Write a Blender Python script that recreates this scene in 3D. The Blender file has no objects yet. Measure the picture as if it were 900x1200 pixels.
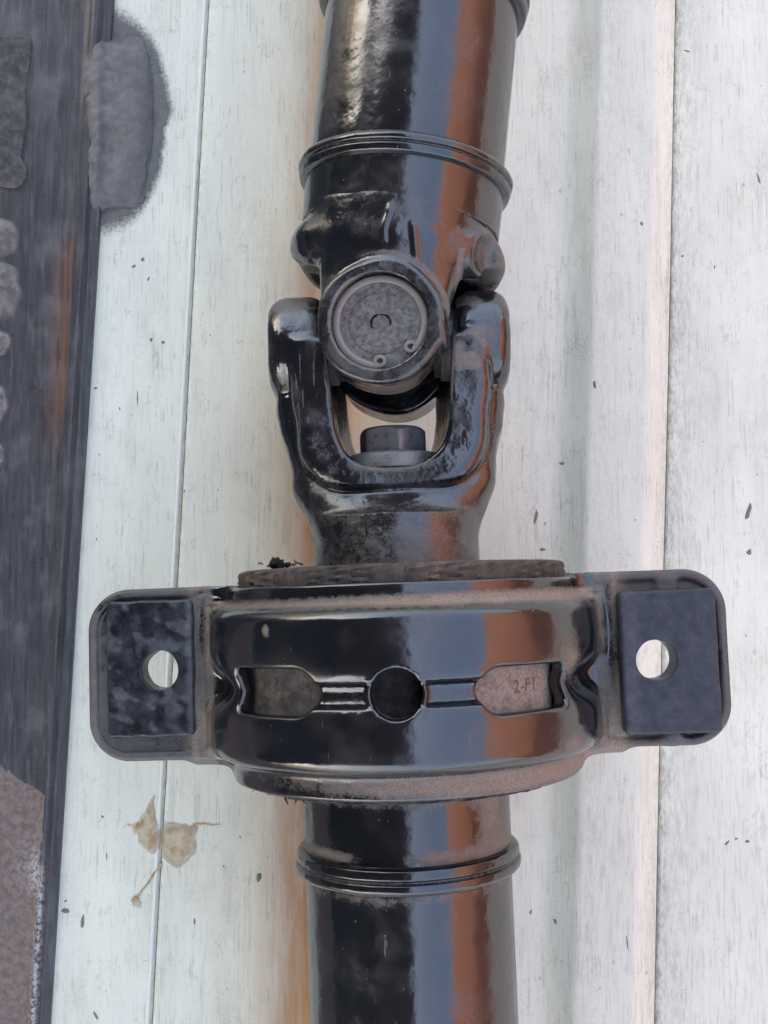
import bpy, math, random
import numpy as np
random.seed(7)
rng = np.random.default_rng(7)
C = bpy.context.scene.collection
R = math.radians

# ---------------------------------------------------------------- camera, sky, sun, exposure
S = 1 / 3000.0                 # one unit of the drawing below = a third of a millimetre
H0 = 240.0                     # shaft axis lies this many units above z = 0
FOC, DIST, PITCH = 1250.0, 1250.0, R(4.3)
CAMP = np.array([0, -DIST * math.sin(PITCH), DIST * math.cos(PITCH)])
cam = bpy.data.cameras.new('camera')
cam.sensor_fit = 'VERTICAL'
cam.sensor_height = 24.0
cam.lens = 24.0 * FOC / 1200.0
cam.clip_start, cam.clip_end = 0.01, 500
co = bpy.data.objects.new('camera', cam)
C.objects.link(co)
co.location = (CAMP[0] * S, CAMP[1] * S, (CAMP[2] + H0) * S)
co.rotation_euler = (PITCH, 0, 0)
bpy.context.scene.camera = co

SUN_EL = R(38)
world = bpy.data.worlds.new('World')
bpy.context.scene.world = world
world.use_nodes = True
wn = world.node_tree
wn.nodes.clear()
sky = wn.nodes.new('ShaderNodeTexSky')
sky.sky_type = 'NISHITA'
sky.sun_disc = False
sky.sun_elevation = SUN_EL
sky.sun_rotation = R(270)
sky.air_density = 1.2
sky.dust_density = 8.0
sky.ozone_density = 0.0
bg = wn.nodes.new('ShaderNodeBackground')
bg.inputs['Strength'].default_value = 0.15
wo = wn.nodes.new('ShaderNodeOutputWorld')
wn.links.new(sky.outputs[0], bg.inputs[0])
wn.links.new(bg.outputs[0], wo.inputs[0])

sl = bpy.data.lights.new('sun', 'SUN')
sl.energy = 2.1
sl.angle = R(0.5)
sl.color = (1.0, 0.93, 0.84)
so = bpy.data.objects.new('sun', sl)
C.objects.link(so)
so.rotation_euler = (0, -(math.pi / 2 - SUN_EL), 0)     # light travels from the left (-x) down to the right
so.location = (-4, 0, 4)

vs = bpy.context.scene.view_settings
bpy.context.scene.display_settings.display_device = 'sRGB'
vs.view_transform = 'Standard'
vs.look = 'None'
vs.gamma = 1.0
vs.exposure = 2.66
bpy.context.scene.cycles.use_denoising = True
bpy.context.scene.cycles.max_bounces = 8

# ---------------------------------------------------------------- helpers
def unproj(px, py, z):
    """point of the photograph (900 x 1200) on the level z (units above the shaft axis) -> x, y in units"""
    d = np.array([(px - 450) / FOC, -(py - 600) / FOC, -1.0])
    ca, sa = math.cos(PITCH), math.sin(PITCH)
    w = np.array([d[0], ca * d[1] - sa * d[2], sa * d[1] + ca * d[2]])
    t = (z - CAMP[2]) / w[2]
    p = CAMP + t * w
    return p[0], p[1]

def empty(name, loc):
    o = bpy.data.objects.new(name, None)
    o.empty_display_size = 0.01
    C.objects.link(o)
    o.location = loc
    return o

def tag(o, label=None, cat=None, group=None, kind=None):
    for k, v in (('label', label), ('category', cat), ('group', group), ('kind', kind)):
        if v:
            o[k] = v
    return o

def wloc(o):
    l = np.array(o.location)
    while o.parent:
        o = o.parent
        l = l + np.array(o.location)
    return l

def mesh_obj(name, V, F, mat, parent=None, smooth=True, attrs=None, normals=None, units=True):
    """V: n x 3 in units (or metres when units is False); F: quads/tris as array or list"""
    V = np.asarray(V, dtype=np.float64).reshape(-1, 3).copy()
    if units:
        V[:, 2] += H0
        V *= S
    if parent is not None:
        V -= wloc(parent)
    me = bpy.data.meshes.new(name)
    if isinstance(F, np.ndarray):
        n, k = F.shape
        me.vertices.add(len(V))
        me.vertices.foreach_set('co', V.astype(np.float32).ravel())
        me.loops.add(n * k)
        me.loops.foreach_set('vertex_index', F.astype(np.int32).ravel())
        me.polygons.add(n)
        me.polygons.foreach_set('loop_start', np.arange(0, n * k, k, dtype=np.int32))
        me.update(calc_edges=True)
        me.validate()
    else:
        me.from_pydata([tuple(v) for v in V], [], F)
        me.update()
    if smooth is True:
        me.polygons.foreach_set('use_smooth', np.ones(len(me.polygons), dtype=bool))
    if attrs:
        for an, av in attrs.items():
            a = me.attributes.new(an, 'FLOAT', 'POINT')
            a.data.foreach_set('value', np.asarray(av, dtype=np.float32))
    if normals is not None:
        me.normals_split_custom_set_from_vertices(np.asarray(normals, dtype=np.float32).tolist())
    elif isinstance(smooth, (int, float)) and smooth is not True and smooth:
        me.polygons.foreach_set('use_smooth', np.ones(len(me.polygons), dtype=bool))
        me.set_sharp_from_angle(angle=R(smooth))
    if mat:
        me.materials.append(mat)
    o = bpy.data.objects.new(name, me)
    C.objects.link(o)
    if parent is not None:
        o.parent = parent
    return o

class Frame:
    """right-handed frame: u across, v along the shaft, w towards the viewer"""
    def __init__(s, org, axis2d, right2d, roll):
        s.o = np.array([org[0], org[1], org[2] if len(org) > 2 else 0.0])
        v = np.array([axis2d[0], axis2d[1], 0.0]); v /= np.linalg.norm(v)
        u0 = np.array([right2d[0], right2d[1], 0.0]); u0 /= np.linalg.norm(u0)
        z = np.array([0, 0, 1.0])
        c, q = math.cos(R(roll)), math.sin(R(roll))
        s.v = v
        s.u = c * u0 + q * z
        s.w = -q * u0 + c * z
        s.flip = np.dot(np.cross(s.u, s.v), s.w) < 0
    def P(s, a):
        a = np.asarray(a, dtype=np.float64)
        return s.o + a[:, :1] * s.u + a[:, 1:2] * s.v + a[:, 2:3] * s.w
    def N(s, a):
        a = np.asarray(a, dtype=np.float64)
        return a[:, :1] * s.u + a[:, 1:2] * s.v + a[:, 2:3] * s.w

JX, JY = 6.0, 198.0
dL = np.array([.036, -1.0]); rL = np.array([1.0, .036])
dU = np.array([.0987, 1.0]); rU = np.array([1.0, -.0987])
LF = Frame((JX, JY), dL, rL, 0)
LB0 = LF.P([[4.0, 389.0, 0.0]])[0]
BF = Frame(LB0, dL, rL, 3.2)
UF = Frame((JX, JY), dU, rU, 5.5)
LFm = Frame((JX, JY), dL, rL, 1.0)

def fillet(pts, radii, n=5):
    out = []
    m = len(pts)
    for i, p in enumerate(pts):
        p = np.array(p, float)
        r = radii[i] if isinstance(radii, (list, tuple)) else radii
        if i == 0 or i == m - 1 or r <= 0:
            out.append(p); continue
        a = np.array(pts[i - 1], float) - p; b = np.array(pts[i + 1], float) - p
        la, lb = np.linalg.norm(a), np.linalg.norm(b)
        r_ = min(r, la * .49, lb * .49)
        pa, pb = p + a / la * r_, p + b / lb * r_
        for k in range(n + 1):
            t = k / n
            out.append((1 - t) ** 2 * pa + 2 * t * (1 - t) * p + t * t * pb)
    return np.array(out)

def lathe(name, frame, prof, mat, parent=None, seg=144, radii=3.0, axis='v', c=(0, 0), disp=None, dust=None, smooth=40, nf=5):
    """revolve (pos, radius) about the frame's v axis (or w axis through c=(u,v))"""
    pr = fillet(prof, radii, nf)
    if dust is not None:                       # enough rings for the dust to vary along the part
        q = [pr[0]]
        for a, b in zip(pr[:-1], pr[1:]):
            k = int(min(60, max(1, np.hypot(*(b - a)) / 3.5)))
            q += [a + (b - a) * (i + 1) / k for i in range(k)]
        pr = np.array(q)
    n = len(pr)
    th = np.linspace(0, 2 * math.pi, seg, endpoint=False)
    TT, II = np.meshgrid(th, np.arange(n))
    pos = pr[II, 0]; rad = pr[II, 1].copy()
    if disp is not None:
        rad = rad + disp(pos, TT, rad)
    if axis == 'v':
        A = np.stack([rad * np.sin(TT), pos, rad * np.cos(TT)], -1)
    elif axis == 'w':
        A = np.stack([c[0] + rad * np.cos(TT), c[1] + rad * np.sin(TT), pos], -1)
    else:
        A = np.stack([pos, c[0] + rad * np.sin(TT), c[1] + rad * np.cos(TT)], -1)
    A = A.reshape(-1, 3)
    i, j = np.meshgrid(np.arange(n - 1), np.arange(seg), indexing='ij')
    j2 = (j + 1) % seg
    F = np.stack([i * seg + j, i * seg + j2, (i + 1) * seg + j2, (i + 1) * seg + j], -1).reshape(-1, 4)
    V = frame.P(A)
    # make faces point outward: compare with the radial direction summed up
    f0 = V[F]; nn = np.cross(f0[:, 1] - f0[:, 0], f0[:, 2] - f0[:, 0])
    cen = f0.mean(1)
    mid = V.mean(0)
    if np.sum(nn * (cen - mid)) < 0:
        F = F[:, ::-1]
    at = {'dust': dust(A[:, 0], A[:, 1], A[:, 2]) if dust is not None else np.zeros(len(A))}
    return mesh_obj(name, V, np.ascontiguousarray(F), mat, parent, smooth=smooth, attrs=at)

# --- signed distance helpers and a vectorised surface-net mesher
def smin(a, b, k):
    h = np.clip(0.5 + 0.5 * (b - a) / k, 0, 1)
    return b + (a - b) * h - k * h * (1 - h)
def smax(a, b, k):
    return -smin(-a, -b, k)
def box3(x, y, z, hx, hy, hz, r=0.0):
    qx, qy, qz = np.abs(x) - hx + r, np.abs(y) - hy + r, np.abs(z) - hz + r
    return np.sqrt(np.maximum(qx, 0) ** 2 + np.maximum(qy, 0) ** 2 + np.maximum(qz, 0) ** 2) + np.minimum(np.maximum(qx, np.maximum(qy, qz)), 0) - r
def box2(x, y, hx, hy, r=0.0):
    qx, qy = np.abs(x) - hx + r, np.abs(y) - hy + r
    return np.sqrt(np.maximum(qx, 0) ** 2 + np.maximum(qy, 0) ** 2) + np.minimum(np.maximum(qx, qy), 0) - r
WAVES = {}
def wob(x, y, z, s, seed=0):
    """smooth irregular wobble, about -1..1: waves in random directions"""
    if seed not in WAVES:
        g = np.random.default_rng(100 + seed)
        d = g.normal(size=(7, 3)); d /= np.linalg.norm(d, axis=1, keepdims=True)
        WAVES[seed] = (d * g.uniform(.6, 1.7, (7, 1)), g.uniform(0, 6.28, 7))
    d, p = WAVES[seed]
    r = 0.0
    for k in range(7):
        r = r + np.sin((x * d[k, 0] + y * d[k, 1] + z * d[k, 2]) / s + p[k])
    return r / 2.8
def sstep(a, b, x):
    t = np.clip((x - a) / (b - a), 0, 1)
    return t * t * (3 - 2 * t)

EDG = [(0, 1), (2, 3), (4, 5), (6, 7), (0, 2), (1, 3), (4, 6), (5, 7), (0, 4), (1, 5), (2, 6), (3, 7)]
def surfnet(f, lo, hi, h):
    ax = [np.arange(lo[i], hi[i] + h, h, dtype=np.float32) for i in range(3)]
    nx, ny, nz = map(len, ax)
    F = np.empty((nx, ny, nz), np.float32)
    for s in range(0, nx, 16):
        X, Y, Z = np.meshgrid(ax[0][s:s + 16], ax[1], ax[2], indexing='ij')
        F[s:s + 16] = f(X, Y, Z)
    B = F < 0
    off = [(a, b, c) for a in (0, 1) for b in (0, 1) for c in (0, 1)]
    cnt = np.zeros((nx - 1, ny - 1, nz - 1), np.int8)
    for a, b, c in off:
        cnt += B[a:nx - 1 + a, b:ny - 1 + b, c:nz - 1 + c]
    act = np.argwhere((cnt > 0) & (cnt < 8))
    vals = np.stack([F[act[:, 0] + a, act[:, 1] + b, act[:, 2] + c] for a, b, c in off], 1)
    O = np.array(off, float)
    acc = np.zeros((len(act), 3)); n = np.zeros(len(act))
    for a, b in EDG:
        va, vb = vals[:, a], vals[:, b]
        m = (va < 0) != (vb < 0)
        t = np.where(m, va / np.where(m, va - vb, 1), 0)
        p = O[a] + t[:, None] * (O[b] - O[a])
        acc += p * m[:, None]; n += m
    V = (act + acc / n[:, None]) * h + np.array(lo)
    idx = -np.ones((nx - 1, ny - 1, nz - 1), np.int32)
    idx[act[:, 0], act[:, 1], act[:, 2]] = np.arange(len(act))
    faces = []
    for d in range(3):
        s0 = [slice(None)] * 3; s1 = [slice(None)] * 3
        s0[d] = slice(0, -1); s1[d] = slice(1, None)
        b0, b1 = B[tuple(s0)], B[tuple(s1)]
        e = np.argwhere(b0 != b1)
        o1, o2 = [(1, 2), (2, 0), (0, 1)][d]
        ok = (e[:, o1] > 0) & (e[:, o2] > 0) & (e[:, o1] < F.shape[o1] - 1) & (e[:, o2] < F.shape[o2] - 1)
        e = e[ok]
        q = []
        for (da, db) in ((-1, -1), (0, -1), (0, 0), (-1, 0)):
            k = e.copy(); k[:, o1] += da; k[:, o2] += db
            q.append(idx[k[:, 0], k[:, 1], k[:, 2]])
        q = np.stack(q, 1)
        ins = b0[e[:, 0], e[:, 1], e[:, 2]]
        q[~ins] = q[~ins][:, ::-1]
        faces.append(q)
    Fc = np.concatenate(faces)
    Fc = Fc[(Fc >= 0).all(1)]
    def grad(P, e=0.4):
        g = np.zeros_like(P)
        for i in range(3):
            a = P.copy(); b = P.copy(); a[:, i] += e; b[:, i] -= e
            g[:, i] = (f(a[:, 0], a[:, 1], a[:, 2]) - f(b[:, 0], b[:, 1], b[:, 2])) / (2 * e)
        return g
    for _ in range(2):
        g = grad(V)
        val = f(V[:, 0], V[:, 1], V[:, 2])
        st = val[:, None] * g / np.maximum((g ** 2).sum(1), .05)[:, None]
        l = np.linalg.norm(st, axis=1, keepdims=True)
        V = V - st * np.minimum(1, .7 * h / np.maximum(l, 1e-6))
    g = grad(V, 0.9)
    N = g / np.maximum(np.linalg.norm(g, axis=1, keepdims=True), 1e-6)
    return V, Fc, N

def sdf_obj(name, f, lo, hi, h, frame, mat, parent, dust=None, attrs=None):
    V, F, N = surfnet(f, lo, hi, h)
    at = {'dust': dust(V[:, 0], V[:, 1], V[:, 2], N) if dust is not None else np.zeros(len(V))}
    for k, fn in (attrs or {}).items():
        at[k] = fn(V[:, 0], V[:, 1], V[:, 2])
    if frame is None:
        W, NN, flip = V, N, False
    else:
        W, NN, flip = frame.P(V), frame.N(N), frame.flip
    if flip:
        F = F[:, ::-1]
    return mesh_obj(name, W, np.ascontiguousarray(F), mat, parent, attrs=at, normals=NN)

# ---------------------------------------------------------------- materials
class NT:
    def __init__(s, name):
        s.m = bpy.data.materials.new(name); s.m.use_nodes = True
        s.t = s.m.node_tree; s.t.nodes.clear()
        s.out = s.t.nodes.new('ShaderNodeOutputMaterial')
        s.p = s.t.nodes.new('ShaderNodeBsdfPrincipled')
        s.t.links.new(s.p.outputs[0], s.out.inputs[0])
        tc = s.t.nodes.new('ShaderNodeTexCoord')
        mp = s.t.nodes.new('ShaderNodeMapping')
        mp.inputs['Scale'].default_value = (1 / S,) * 3
        s.t.links.new(tc.outputs['Object'], mp.inputs[0])
        s.co = mp.outputs[0]                    # coordinates in units
    def link(s, a, b): s.t.links.new(a, b)
    def val(s, sock, v):
        if hasattr(v, 'is_output'): s.link(v, sock)
        else: sock.default_value = v
    def map(s, scale=(1, 1, 1), rot=0.0, loc=(0, 0, 0)):
        m = s.t.nodes.new('ShaderNodeMapping')
        m.inputs['Scale'].default_value = scale
        m.inputs['Rotation'].default_value = (0, 0, rot)
        m.inputs['Location'].default_value = loc
        s.link(s.co, m.inputs[0]); return m.outputs[0]
    def noise(s, size, detail=4, rough=.55, co=None, dist=0.0):
        n = s.t.nodes.new('ShaderNodeTexNoise')
        n.inputs['Scale'].default_value = 1.0 / size
        n.inputs['Detail'].default_value = detail
        n.inputs['Roughness'].default_value = rough
        n.inputs['Distortion'].default_value = dist
        s.link(co or s.co, n.inputs['Vector']); return n.outputs[0]
    def voro(s, size, feature='F1', co=None, rand=1.0):
        n = s.t.nodes.new('ShaderNodeTexVoronoi'); n.feature = feature
        n.inputs['Scale'].default_value = 1.0 / size
        n.inputs['Randomness'].default_value = rand
        s.link(co or s.co, n.inputs['Vector']); return n.outputs[0]
    def ramp(s, v, a, b, lo=0.0, hi=1.0):
        n = s.t.nodes.new('ShaderNodeMapRange'); n.interpolation_type = 'SMOOTHSTEP'
        s.val(n.inputs[0], v)
        for i, q in ((1, a), (2, b), (3, lo), (4, hi)): n.inputs[i].default_value = q
        return n.outputs[0]
    def math(s, op, a, b=0.0, clamp=False):
        n = s.t.nodes.new('ShaderNodeMath'); n.operation = op; n.use_clamp = clamp
        s.val(n.inputs[0], a); s.val(n.inputs[1], b); return n.outputs[0]
    def mix(s, f, a, b):
        n = s.t.nodes.new('ShaderNodeMix'); n.data_type = 'RGBA'
        s.val(n.inputs['Factor'], f)
        for sock, v in ((n.inputs[6], a), (n.inputs[7], b)):
            if isinstance(v, (tuple, list)): sock.default_value = (*v, 1) if len(v) == 3 else v
            else: s.link(v, sock)
        return n.outputs[2]
    def mixf(s, f, a, b):
        n = s.t.nodes.new('ShaderNodeMix'); n.data_type = 'FLOAT'
        s.val(n.inputs[0], f); s.val(n.inputs[2], a); s.val(n.inputs[3], b); return n.outputs[0]
    def attr(s, name):
        n = s.t.nodes.new('ShaderNodeAttribute'); n.attribute_name = name; return n.outputs['Fac']
    def bump(s, h, strength=.3, dist=1.0, prev=None):
        n = s.t.nodes.new('ShaderNodeBump')
        n.inputs['Strength'].default_value = strength
        n.inputs['Distance'].default_value = dist * S
        s.link(h, n.inputs['Height'])
        if prev is not None: s.link(prev, n.inputs['Normal'])
        return n.outputs[0]
    def xyz(s, co=None):
        n = s.t.nodes.new('ShaderNodeSeparateXYZ'); s.link(co or s.co, n.inputs[0]); return n.outputs
    def set(s, **k):
        for a, v in k.items():
            sock = s.p.inputs[a.replace('_', ' ')]
            if isinstance(v, (tuple, list)): sock.default_value = (*v, 1) if len(v) == 3 else v
            else: s.val(sock, v)
        return s.m

def gloss_paint(name, base=(.007, .008, .0115), rough=.155, film=.12, dustcol=(.34, .27, .205), peel=.15, dirt=1.0):
    t = NT(name)
    d = t.attr('dust')
    n1 = t.noise(9, 6, .65); n2 = t.noise(46, 4, .6); fine = t.noise(1.6, 3, .7)
    # dust sits where the attribute says, broken up by noise
    dd = t.math('ADD', d, t.math('MULTIPLY', t.math('SUBTRACT', n1, .5), .9))
    dd = t.math('ADD', dd, t.math('MULTIPLY', t.math('SUBTRACT', n2, .5), .45))
    dd = t.math('ADD', dd, t.math('MULTIPLY', t.math('SUBTRACT', t.noise(2.6, 4, .75), .5), .7))
    m = t.math('MULTIPLY', t.ramp(dd, .18, 1.15), t.ramp(d, .05, .45), clamp=True)
    m = t.math('MULTIPLY', m, t.ramp(fine, .3, .62, .35, 1.0))
    # thin film of dust and fine specks all over
    f1 = t.ramp(n2, .45, .75, 0, film)
    sp = t.math('MULTIPLY', t.ramp(t.voro(11), .10, .05), t.ramp(n1, .52, .62), clamp=True)
    scr = t.map((1, .09, 1), rot=.5)
    sc = t.math('MULTIPLY', t.ramp(t.noise(3.2, 2, .5, scr), .68, .74), t.ramp(n2, .5, .62), clamp=True)
    tot = t.math('MAXIMUM', t.math('MAXIMUM', m, f1), t.math('MAXIMUM', t.math('MULTIPLY', sp, .6 * dirt), t.math('MULTIPLY', sc, .34 * dirt)), clamp=True)
    dcol = t.mix(t.noise(30, 3), dustcol, tuple(c * .62 for c in dustcol))
    dcol = t.mix(t.attr('grey'), dcol, t.mix(t.noise(12, 4), (.155, .148, .14), (.06, .06, .062)))
    col = t.mix(tot, base, dcol)
    ro = t.mixf(t.math('MULTIPLY', tot, 1.6, clamp=True), t.ramp(n2, .3, .7, rough * .8, rough * 1.5), .85)
    b = t.bump(t.noise(34, 3, .5), peel, 8.0)
    b = t.bump(t.noise(5, 2, .5), peel * .5, 1.0, b)
    b = t.bump(t.math('MULTIPLY', tot, t.noise(2.5, 3, .7)), .35, 2.0, b)
    return t.set(Base_Color=col, Roughness=ro, Normal=b, IOR=1.85)

M = {}
M['paint'] = gloss_paint('gloss_black_paint', film=.05)
M['paint_forge'] = gloss_paint('black_paint_on_forging', rough=.16, film=.16, peel=.30, dirt=2.0, dustcol=(.30, .255, .21))
M['paint_bracket'] = gloss_paint('black_paint_on_pressing', rough=.14, film=.05, peel=.10, dirt=.6, dustcol=(.36, .275, .20))

def dusty(name, base, dustcol, amount=.5, rough=.75, bsize=4, bstr=.4, size=14):
    t = NT(name)
    n1 = t.noise(size, 6, .7); n2 = t.noise(bsize, 4, .7); d = t.attr('dust')
    f = t.math('ADD', t.ramp(n1, .35, .7, 0, amount), t.math('MULTIPLY', d, t.ramp(n1, .25, .6, .5, 1.0)), clamp=True)
    f = t.math('MULTIPLY', f, t.ramp(n2, .3, .6, .5, 1.0))
    col = t.mix(f, base, t.mix(t.noise(24, 3), dustcol, tuple(c * .7 for c in dustcol)))
    b = t.bump(n2, bstr, 1.5)
    return t.set(Base_Color=col, Roughness=t.mixf(f, rough, .92), Normal=b)
M['cap'] = dusty('dusty_cap_steel', (.065, .065, .065), (.33, .305, .27), .8, .38, 1.8, .9, 6)
M['clip'] = dusty('circlip_steel', (.20, .185, .17), (.36, .31, .26), .5, .30, 4, .3, 5)
M['cross'] = dusty('cross_steel', (.045, .035, .03), (.17, .12, .09), .5, .45)
M['nut'] = dusty('nut_steel', (.10, .105, .11), (.26, .25, .23), .55, .25, 3, .4)
M['nut'].node_tree.nodes['Principled BSDF'].inputs['IOR'].default_value = 2.0
M['rubber'] = dusty('dusty_rubber', (.016, .015, .015), (.19, .145, .115), .35, .8, 3, .6)
M['insert'] = dusty('dusty_inner_ring', (.06, .056, .05), (.47, .385, .315), .45, .7, 4, .4)
M['pad'] = dusty('black_pad_rubber', (.018, .021, .030), (.16, .17, .20), .22, .42, 4, .3)
M['pad_worn'] = dusty('worn_black_pad', (.008, .009, .013), (.17, .175, .19), .24, .28, 12, .9, 22)
M['shred'] = NT('rubber_shred').set(Base_Color=(.015, .014, .013), Roughness=.9)
M['ink'] = NT('marker_ink').set(Base_Color=(.15, .115, .095), Roughness=.8)

# pressing whose ears are matt and dusty
M['ear'] = M['paint_bracket']

# white painted floor
PROT = -math.atan(.041)         # panels run a little askew: x shifts with y
def floor_mat():
    t = NT('white_floor_paint')
    ro = t.map(rot=.041)
    # rotate so the grain runs with the panels
    def st(sx, sy): return t.map((sx, sy, 1), rot=-PROT if False else .041)
    g1 = t.noise(9, 5, .65, st(1, .06)); g2 = t.noise(3.2, 4, .6, st(1, .035)); g3 = t.noise(60, 4, .6, st(1, .25))
    blot = t.noise(38, 6, .7); fine = t.noise(2.4, 3, .7)
    base = t.mix(t.ramp(g3, .3, .7), (.75, .74, .61), (.83, .815, .665))
    base = t.mix(t.ramp(g1, .52, .74, 0, .38), base, (0.500, 0.492, 0.399))
    base = t.mix(t.math('MULTIPLY', t.ramp(g2, .55, .68, 0, .5), t.ramp(blot, .42, .62)), base, (0.420, 0.404, 0.323))
    mot = t.noise(5, 6, .75); sw = t.noise(4.5, 3, .6, t.map((1, .10, 1), rot=-.75))
    base = t.mix(t.math('MULTIPLY', t.ramp(mot, .5, .72, 0, .55), t.ramp(blot, .38, .64)), base, (0.520, 0.502, 0.407))
    xr = t.ramp(t.xyz()[0], 150, 420); yr = t.ramp(t.xyz()[1], -100, -480)
    base = t.mix(t.math('MULTIPLY', t.math('MULTIPLY', t.ramp(sw, .5, .68, 0, .6), xr), yr), base, (0.550, 0.532, 0.437))
    # warm yellowed wash
    base = t.mix(t.ramp(t.noise(90, 3, .5, st(1, .3)), .5, .75, 0, .35), base, (.72, .68, .58))
    hair = t.noise(1.6, 3, .6, st(1, .03)); pit = t.noise(3.4, 5, .8); big = t.noise(110, 4, .6, st(1, .5))
    base = t.mix(t.math('MULTIPLY', t.ramp(hair, .60, .70, 0, .55), t.ramp(big, .40, .60)), base, (0.360, 0.345, 0.277))
    base = t.mix(t.math('MULTIPLY', t.ramp(pit, .60, .70, 0, .7), t.ramp(t.noise(30, 5, .7), .48, .66)), base, (0.400, 0.379, 0.302))
    base = t.mix(t.math('MULTIPLY', t.ramp(t.noise(14, 5, .7, st(1, .14)), .60, .72, 0, .45), t.ramp(big, .45, .62)), base, (0.440, 0.419, 0.332))
    scv = t.noise(7, 2, .5, t.map((1, .018, 1), rot=.16)); scw = t.noise(8, 2, .5, t.map((1, .02, 1), rot=-.35))
    base = t.mix(t.math('MULTIPLY', t.ramp(t.math('ABSOLUTE', t.math('SUBTRACT', scv, .5)), .016, .0, 0, .6), t.ramp(t.noise(70, 3), .56, .62)), base, (0.400, 0.384, 0.311))
    base = t.mix(t.math('MULTIPLY', t.ramp(t.math('ABSOLUTE', t.math('SUBTRACT', scw, .5)), .012, .0, 0, .5), t.ramp(t.noise(55, 3, .5, t.map(loc=(90, 40, 0))), .58, .64)), base, (0.420, 0.404, 0.328))
    smd = t.math('MULTIPLY', t.ramp(t.noise(75, 5, .7, st(1, .35)), .50, .72, 0, .55), t.ramp(t.noise(4, 5, .8), .38, .62, .25, 1.0))
    base = t.mix(smd, base, (0.500, 0.468, 0.353))
    crk = t.noise(28, 5, .6, st(1, .45), .6)
    base = t.mix(t.math('MULTIPLY', t.ramp(t.math('ABSOLUTE', t.math('SUBTRACT', crk, .5)), .012, .0, 0, .45), t.ramp(blot, .50, .62)), base, (0.330, 0.305, 0.235))
    # stained strip (attribute) - stain along the bend with warm bounce light painted in
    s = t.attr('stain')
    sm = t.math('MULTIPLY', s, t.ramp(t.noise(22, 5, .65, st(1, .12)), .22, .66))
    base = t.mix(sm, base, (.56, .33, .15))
    g = t.attr('grime')
    gm = t.math('MULTIPLY', g, t.ramp(t.noise(5, 6, .75, st(1, .35)), .38, .68))
    base = t.mix(gm, base, (0.270, 0.231, 0.168))
    # small grey specks
    sp = t.math('MULTIPLY', t.ramp(t.voro(26, co=st(1, .6)), .10, .03), t.ramp(blot, .5, .62), clamp=True)
    base = t.mix(t.math('MULTIPLY', sp, .6), base, (0.220, 0.197, 0.151))
    b = t.bump(g1, .22, 2.0); b = t.bump(g2, .18, 1.0, b); b = t.bump(fine, .08, .6, b)
    return t.set(Base_Color=base, Roughness=t.ramp(g3, .3, .7, .42, .6), Normal=b)
M['floor'] = floor_mat()

def plate_mat():
    t = NT('brushed_grey_plate_paint')
    st = t.map((1, .05, 1), rot=.041); st2 = t.map((1, .16, 1), rot=-.22)
    g1 = t.noise(6, 5, .7, st); g2 = t.noise(9, 5, .6, st2); n = t.noise(60, 5, .6); f = t.noise(3, 4, .7)
    base = t.mix(t.ramp(g1, .3, .7), (.044, .043, .048), (.082, .080, .084))
    base = t.mix(t.ramp(g2, .5, .7, 0, .6), base, (.135, .132, .135))
    base = t.mix(t.ramp(n, .52, .72, 0, .5), base, (.15, .145, .14))
    r = t.attr('rust'); base = t.mix(t.math('MULTIPLY', r, t.ramp(g1, .3, .6)), base, (.25, .10, .04))
    # bare patch: ragged outline
    bm = t.math('ADD', t.attr('bare'), t.math('MULTIPLY', t.math('SUBTRACT', t.noise(16, 5, .7), .5), .45))
    bm = t.math('ADD', bm, t.math('MULTIPLY', t.math('SUBTRACT', g1, .5), .3))
    bare = t.ramp(bm, .47, .53)
    bc = t.mix(t.ramp(t.noise(10, 6, .75), .3, .7), (.12, .09, .078), (.24, .185, .16))
    bc = t.mix(t.ramp(t.noise(34, 4, .6), .62, .7, 0, .8), bc, (.12, .12, .125))
    base = t.mix(bare, base, bc)
    w = t.attr('worn'); base = t.mix(t.math('MULTIPLY', w, t.ramp(t.noise(5, 4, .7), .42, .56)), base, (.42, .40, .40))
    b = t.bump(g1, .3, 2.0); b = t.bump(f, .2, 1.0, b); b = t.bump(bare, .5, -1.5, b)
    return t.set(Base_Color=base, Roughness=t.mixf(bare, t.ramp(n, .3, .7, .26, .42), .85), Normal=b)
M['plate'] = plate_mat()

def lump_mat():
    t = NT('grey_sealant')
    n = t.noise(20, 6, .65); f = t.noise(4, 5, .7)
    base = t.mix(t.ramp(n, .35, .65), (.13, .125, .12), (.185, .178, .17))
    base = t.mix(t.ramp(f, .55, .7, 0, .5), base, (.24, .23, .22))
    b = t.bump(n, .3, 4.0); b = t.bump(t.noise(7, 4, .7), .6, 4.0, b); b = t.bump(f, .5, 2.0, b)
    al = t.ramp(t.math('ADD', t.attr('thin'), t.math('MULTIPLY', t.math('SUBTRACT', t.noise(5, 5, .75), .5), .5)), .30, .72, 1.0, 0.0)
    return t.set(Base_Color=base, Roughness=.62, Normal=b, Alpha=al)
M['lump'] = lump_mat()

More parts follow.
